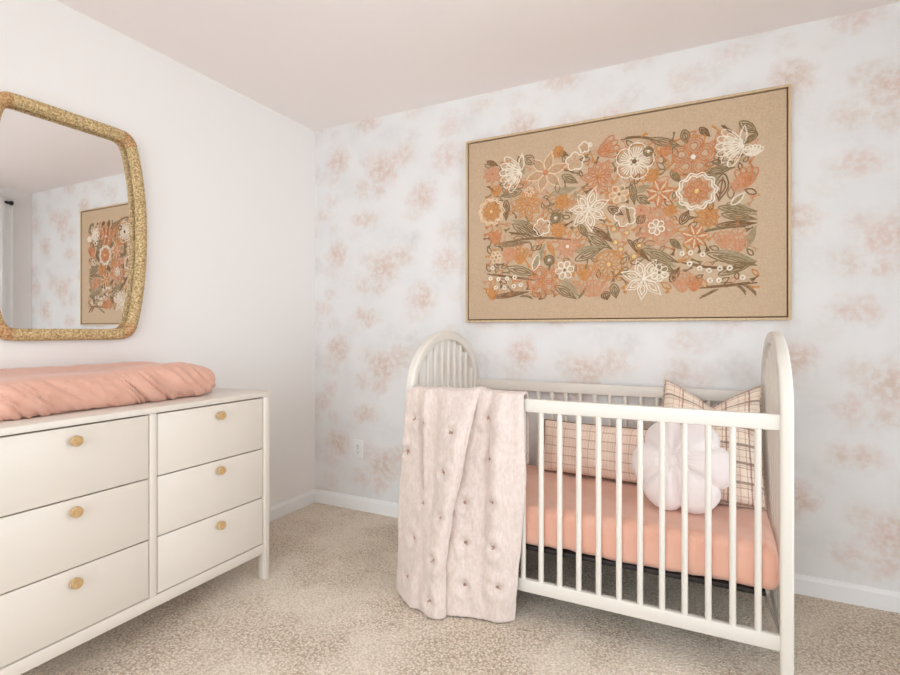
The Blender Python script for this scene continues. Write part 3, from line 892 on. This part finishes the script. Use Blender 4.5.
# ------------------------------------------------------------------ pillows
def pillow_grid(w, h, T, nu, nv, pinch=.05, chop=0, flange=.0, lump=.006, seed=0):
    """two puffed sheets sharing one rim, in local x (across), y (thickness), z (up)"""
    V, F, UV = [], [], []
    def pt(u, v, s):
        a = w/2*u*(1-pinch*(1-u*u)*0-pinch*(1-abs(v)**2)*.0)
        x = w/2*u*(1-pinch*(1-v*v)); z = h/2*v*(1-pinch*(1-u*u))
        puff = max(0, (1-u*u)*(1-v*v))**.42
        y = s*T/2*puff
        e = min(1-abs(u), 1-abs(v))
        y += s*lump*nz(u*3+seed, v*3, s)*min(1, e*6)+s*.003*nz(u*9+seed, v*9, s)*min(1, e*6)
        if chop:
            m = math.exp(-((u-.08)/.45)**2); tv = sstep(v, -.3, 1)
            z -= chop*tv*tv*max(0, 1-abs(u-.08)/1.05)**1.15
            y -= s*.25*T*math.exp(-((u-.08)/.2)**2)*sstep(v, .1, .9)*puff
            x += .25*chop*tv*tv*max(0, -u)*0.6+.012*tv*tv*max(0, u)
        return (x, y, z)
    ids = {}
    for s in (-1, 1):
        for j in range(nv+1):
            for i in range(nu+1):
                u, v = -1+2*i/nu, -1+2*j/nv
                rim = i in (0, nu) or j in (0, nv)
                k = (i, j, 0 if rim else s)
                if k not in ids:
                    ids[k] = len(V); V.append(pt(u, v, s)); UV.append(((u+1)*w/2, (v+1)*h/2))
        for j in range(nv):
            for i in range(nu):
                q = []
                for di, dj in ((0, 0), (1, 0), (1, 1), (0, 1)):
                    a, b = i+di, j+dj
                    q.append(ids[(a, b, 0 if (a in (0, nu) or b in (0, nv)) else s)])
                F.append(q if s < 0 else q[::-1])
    rim = [pt(-1+2*i/nu, -1, 1) for i in range(nu)]+[pt(1, -1+2*j/nv, 1) for j in range(nv)]+[pt(1-2*i/nu, 1, 1) for i in range(nu)]+[pt(-1, 1-2*j/nv, 1) for j in range(nv)]
    return V, F, UV, rim
def place(V, mtx): return [tuple(mtx @ Vector(p)) for p in V]
def mtx(loc, tilt, turn, roll=0):
    return Matrix.Translation(loc) @ Matrix.Rotation(turn, 4, 'Z') @ Matrix.Rotation(tilt, 4, 'X') @ Matrix.Rotation(roll, 4, 'Y')

# long windowpane pillow against the back spindles
V, F, UV, rim = pillow_grid(.56, .245, .15, 48, 24, .035, 0, 0, .008, 3)
T_ = mtx((1.862, -.172, .560), math.radians(-13), math.radians(-5))
g = G(); g.add(place(V, T_), F); g.uv = UV
lum = thing('lumbar_pillow', (1.865, -.172, .43), 'long tan windowpane-check pillow lying against the back spindles of the crib', 'pillow')
obj('pillow_cover', g, M['grid'], lum)
obj('piping', G().tube(place(rim, T_), .0035, 6, True), M['brown'], lum)

# square plaid pillow, chopped in the middle, in the right corner
V, F, UV, rim = pillow_grid(.385, .53, .19, 48, 48, .03, .115, 0, .008, 9)
T_ = mtx((2.322, -.218, .669), math.radians(-30), math.radians(2), math.radians(0))
g = G(); g.add(place(V, T_), F); g.uv = UV
sq = thing('square_pillow', (2.333, -.30, .43), 'square cream plaid pillow with brown stripes and fringed edge in right crib corner', 'pillow')
obj('pillow_cover', g, M['plaid'], sq)
fr = G(); rp = [T_ @ Vector(p) for p in rim]; cc = T_ @ Vector((0, 0, -.02))
rnd = random.Random(4); m = len(rp)
for i in range(m):
    for s in (0, .5):
        a = rp[i].lerp(rp[(i+1) % m], s); o = (a-cc).normalized()
        tg = (rp[(i+1) % m]-rp[i]).normalized()
        e = a+o*rnd.uniform(.005, .008)+tg*rnd.uniform(-.004, .004)
        if a.z < .50: e = a+o*.006
        fr.tube([a-o*.004, a.lerp(e, .6), e], .0019, 5)
obj('fringe', fr, M['fringe'], sq)

# white flower pillow with a tufted button
def flower_pillow():
    R, T, n, k = .183, .135, 132, 20
    V, F = [], []
    def pt(i, j, s):
        th = 2*PI*i/n; rho = j/k
        w = ((th-PI/2-.05)/(PI/3)) % 1; d = min(w, 1-w)*PI/3            # angle to the nearest seam
        notch = math.exp(-(d/.13)**2)
        lobe = math.sin(PI*w)**.55
        r = R*rho*(.86+.16*lobe-.02*notch)
        puff = max(0, 1-rho**2.4)**.5
        y = T/2*puff*(1-.62*math.exp(-(rho/.2)**2))*(1-.30*notch*sstep(rho, .05, .5))
        y += .0014*math.sin(th*30+2*nz(th*3, 1))*math.exp(-((rho-.25)/.22)**2)*puff
        y += .002*nz(th*2, rho*5, s)*puff
        return (r*math.cos(th)-.026*(1-rho)**1.5, s*y, r*math.sin(th)+.012*(1-rho)**1.5)
    ids = {}
    for s in (-1, 1):
        c_ = len(V); V.append((-.026, s*T/2*.38, .012))
        for j in range(1, k+1):
            for i in range(n):
                key = (i, j, 0 if j == k else s)
                if key not in ids: ids[key] = len(V); V.append(pt(i, j, s))
        g_ = lambda i, j: ids[(i % n, j, 0 if j == k else s)]
        for i in range(n):
            F.append((c_, g_(i, 1), g_(i+1, 1)) if s < 0 else (c_, g_(i+1, 1), g_(i, 1)))
            for j in range(1, k):
                q = (g_(i, j), g_(i, j+1), g_(i+1, j+1), g_(i+1, j))
                F.append(q if s < 0 else q[::-1])
    return V, F
V, F = flower_pillow()
T_ = mtx((2.226, -.452, .603), math.radians(-20), math.radians(-7), 0)
g = G(); g.add(place(V, T_), F)
fp = thing('flower_pillow', (2.232, -.49, .43), 'white flower-shaped pillow with a button centre leaning on the plaid pillow', 'pillow')
obj('pillow_cover', g, M['white_velvet'], fp)
g = G().ball((-.026, 0, .012), .021, 16, 10, 1, .5, 1); bm_ = place([(p[0], p[1]-.033, p[2]) for p in g.v], T_); g.v = bm_
obj('button', g, M['white_velvet'], fp)

# ------------------------------------------------------------------ quilted blanket over the front rail
XLz = [(0, 1.117), (.392, 1.128), (.866, 1.168)]
XRz = [(0, 1.651), (.318, 1.676), (.55, 1.694), (.863, 1.684)]
XBz = [(0, 1.40), (.186, 1.40), (.436, 1.424), (.561, 1.451), (.766, 1.482), (.888, 1.499)]
HB = [(0, .0), (.1, .05), (.24, .105), (.48, .095), (.69, .06), (.9, .045), (1, .01)]
TUFTS = [(1.205, .752), (1.252, .736), (1.409, .719), (1.169, .61), (1.383, .561), (1.548, .617), (1.54, .78), (1.266, .41), (1.448, .438), (1.571, .456),
         (1.378, .389), (1.226, .261), (1.356, .225), (1.199, .099), (1.342, .065), (1.456, .284), (1.58, .288), (1.462, .124), (1.596, .137)]
ztop, zin = .874, .60
Lout = ztop-.008; Rt = .024; Lb = PI*Rt; Lin = ztop-zin
def section(s, z):
    """s across the cloth -> (x, how far it stands out); the left half laps over the right half"""
    xl, xr, xb = pl(z, XLz), pl(z, XRz), pl(z, XBz)
    low = sstep(ztop-z, 0, .22); keep = sstep(z, .06, .32); lap = .010+.032*low*keep; dep = .026+.046*low*(.25+.75*keep)
    if s < .46:
        k = s/.46; x = xl+(xb-xl)*k; d = dep*sstep(k, .45, .93)
        d -= dep*.35*sstep(k, .96, 1)
    elif s < .54:
        k = (s-.46)/.08; x = xb-lap*math.sin(k*PI/2)*1.0+.006*math.sin(k*PI); d = dep*(.65*(1-k)+.02)
        d = dep*.65*(1-sstep(k, 0, 1))
    else:
        k = (s-.54)/.46; x0 = xb-lap; x = x0+(xr-x0)*k; d = .004*k
        d += .020*math.exp(-((x-pl(z, [(0, 1.575), (.86, 1.60)]))/.028)**2)*sstep(z, .1, .45)
        d -= .018*math.exp(-((x-pl(z, [(0, 1.53), (.86, 1.555)]))/.012)**2)*sstep(z, .1, .45)
    sx = (x-xl)/(xr-xl)
    h = d+pl(sx, HB)*max(0, 1-z/.86)**1.25
    h -= .048*math.exp(-((x-pl(z, [(.3, 1.266), (.54, 1.258), (.87, 1.234)]))/.013)**2)*sstep(z, .36, .55)
    h += .026*math.exp(-((x-pl(z, [(.3, 1.295), (.87, 1.266)]))/.022)**2)*sstep(z, .36, .6)
    h += .010*math.exp(-((x-1.36)/.03)**2)*sstep(z, .4, .8)
    h += (.012*nz(x*8, z*3.5)+.008*nz(x*19, z*8, 4)+.004*nz(x*38, z*22, 8))*(.35+.65*sstep(ztop-z, 0, .15))
    for tx, tz in TUFTS:
        q = (x-tx)**2+(z-tz)**2
        if q < .008: h -= .014*math.exp(-q/.00035)-.006*math.exp(-((math.sqrt(q)-.038)/.018)**2)
    h -= .012*sstep(sx, .955, 1)
    return x, max(h+.006, -.002)
def s_at(tx, z):
    best = min((i/240 for i in range(241) if not .45 < i/240 < .56), key=lambda s: abs(section(s, z)[0]-tx)); return best
def blanket_pt(s, t_):
    L = t_*(Lout+Lb+Lin)
    if L <= Lout:
        z = .008+L; x, h = section(s, z); y = yF-.017-h
        if z > ztop-.05: y += h*.5*sstep(z, ztop-.05, ztop)
        return (x, y, z)
    x0, h = section(s, ztop); h *= .5
    x0 = max(x0, XL1+.010)
    if L <= Lout+Lb:
        a = (L-Lout)/Rt
        y0 = yF-.017-h; y1_ = yF+.038; c_ = (y0+y1_)/2; r_ = (y1_-y0)/2
        bumpz = .012*math.exp(-((x0-1.49)/.035)**2)
        return (x0, c_-r_*math.cos(a), ztop+(.008+bumpz)*math.sin(a))
    z = ztop-(L-Lout-Lb)
    return (x0, yF+.038+.006*(1+nz(x0*9, z*5)), z)
g = G().grid(150, 190, blanket_pt)
bl = thing('blanket', (1.41, yF, .0), 'pale pink tufted muslin quilt draped over the front left of the crib', 'blanket')
bo = obj('quilt', g, M['muslin'], bl)
md = bo.modifiers.new('thickness', 'SOLIDIFY'); md.thickness = .011; md.offset = 0
rnd = random.Random(2)
for tx, tz in TUFTS:
    tx, hh = section(s_at(tx, tz), tz); y = yF-.017-hh-.0065
    g = G()
    for k in range(5):
        a = rnd.uniform(0, 2*PI); l = rnd.uniform(.009, .016)
        g.tube([(tx, y, tz), (tx+.5*l*math.cos(a), y-.004, tz+.5*l*math.sin(a)), (tx+l*math.cos(a), y-.003, tz+l*math.sin(a)-.001)], .0016, 5)
    g.ball((tx, y, tz), .0055, 8, 5)
    obj('thread_tuft', g, M['tuft'], bl)

# ------------------------------------------------------------------ camera and light
cam = bpy.data.cameras.new('camera'); co = bpy.data.objects.new('camera', cam); COL.objects.link(co)
co.location = (2.3264, -2.6627, 1.1275); co.rotation_euler = (PI/2, 0, .4639)
cam.sensor_width = 36; cam.lens = 519.2/900*36; cam.shift_y = -(337.5-330.17)/900; cam.clip_start = .02
SC.camera = co
wd = bpy.data.worlds.new('overcast_sky'); SC.world = wd; wd.use_nodes = True
bg = wd.node_tree.nodes['Background']; bg.inputs[0].default_value = (.87, .945, 1, 1); bg.inputs[1].default_value = 5.6
def portal(name, loc, rot, sx, sy):
    l = bpy.data.lights.new(name, 'AREA'); l.shape = 'RECTANGLE'; l.size = sx; l.size_y = sy
    l.cycles.is_portal = True
    o = bpy.data.objects.new(name, l); COL.objects.link(o); o.location = loc; o.rotation_euler = rot
portal('window_portal', (RX+.11, (WY0+WY1)/2, (WZ0+WZ1)/2), (0, PI/2, 0), WZ1-WZ0, WY1-WY0)
portal('window_portal', ((VX0+VX1)/2, RY-.11, (VZ0+WZ1)/2), (PI/2, 0, 0), VX1-VX0, WZ1-VZ0)  # daylight through the added rear window
vs_ = SC.view_settings
vs_.view_transform = 'Standard'; vs_.look = 'None'; vs_.gamma = 1; vs_.use_curve_mapping = False; vs_.exposure = -0.02
SC.cycles.use_denoising = True
SC.cycles.diffuse_bounces = 8; SC.cycles.max_bounces = 14; SC.cycles.transparent_max_bounces = 12
SC.cycles.sample_clamp_indirect = 10
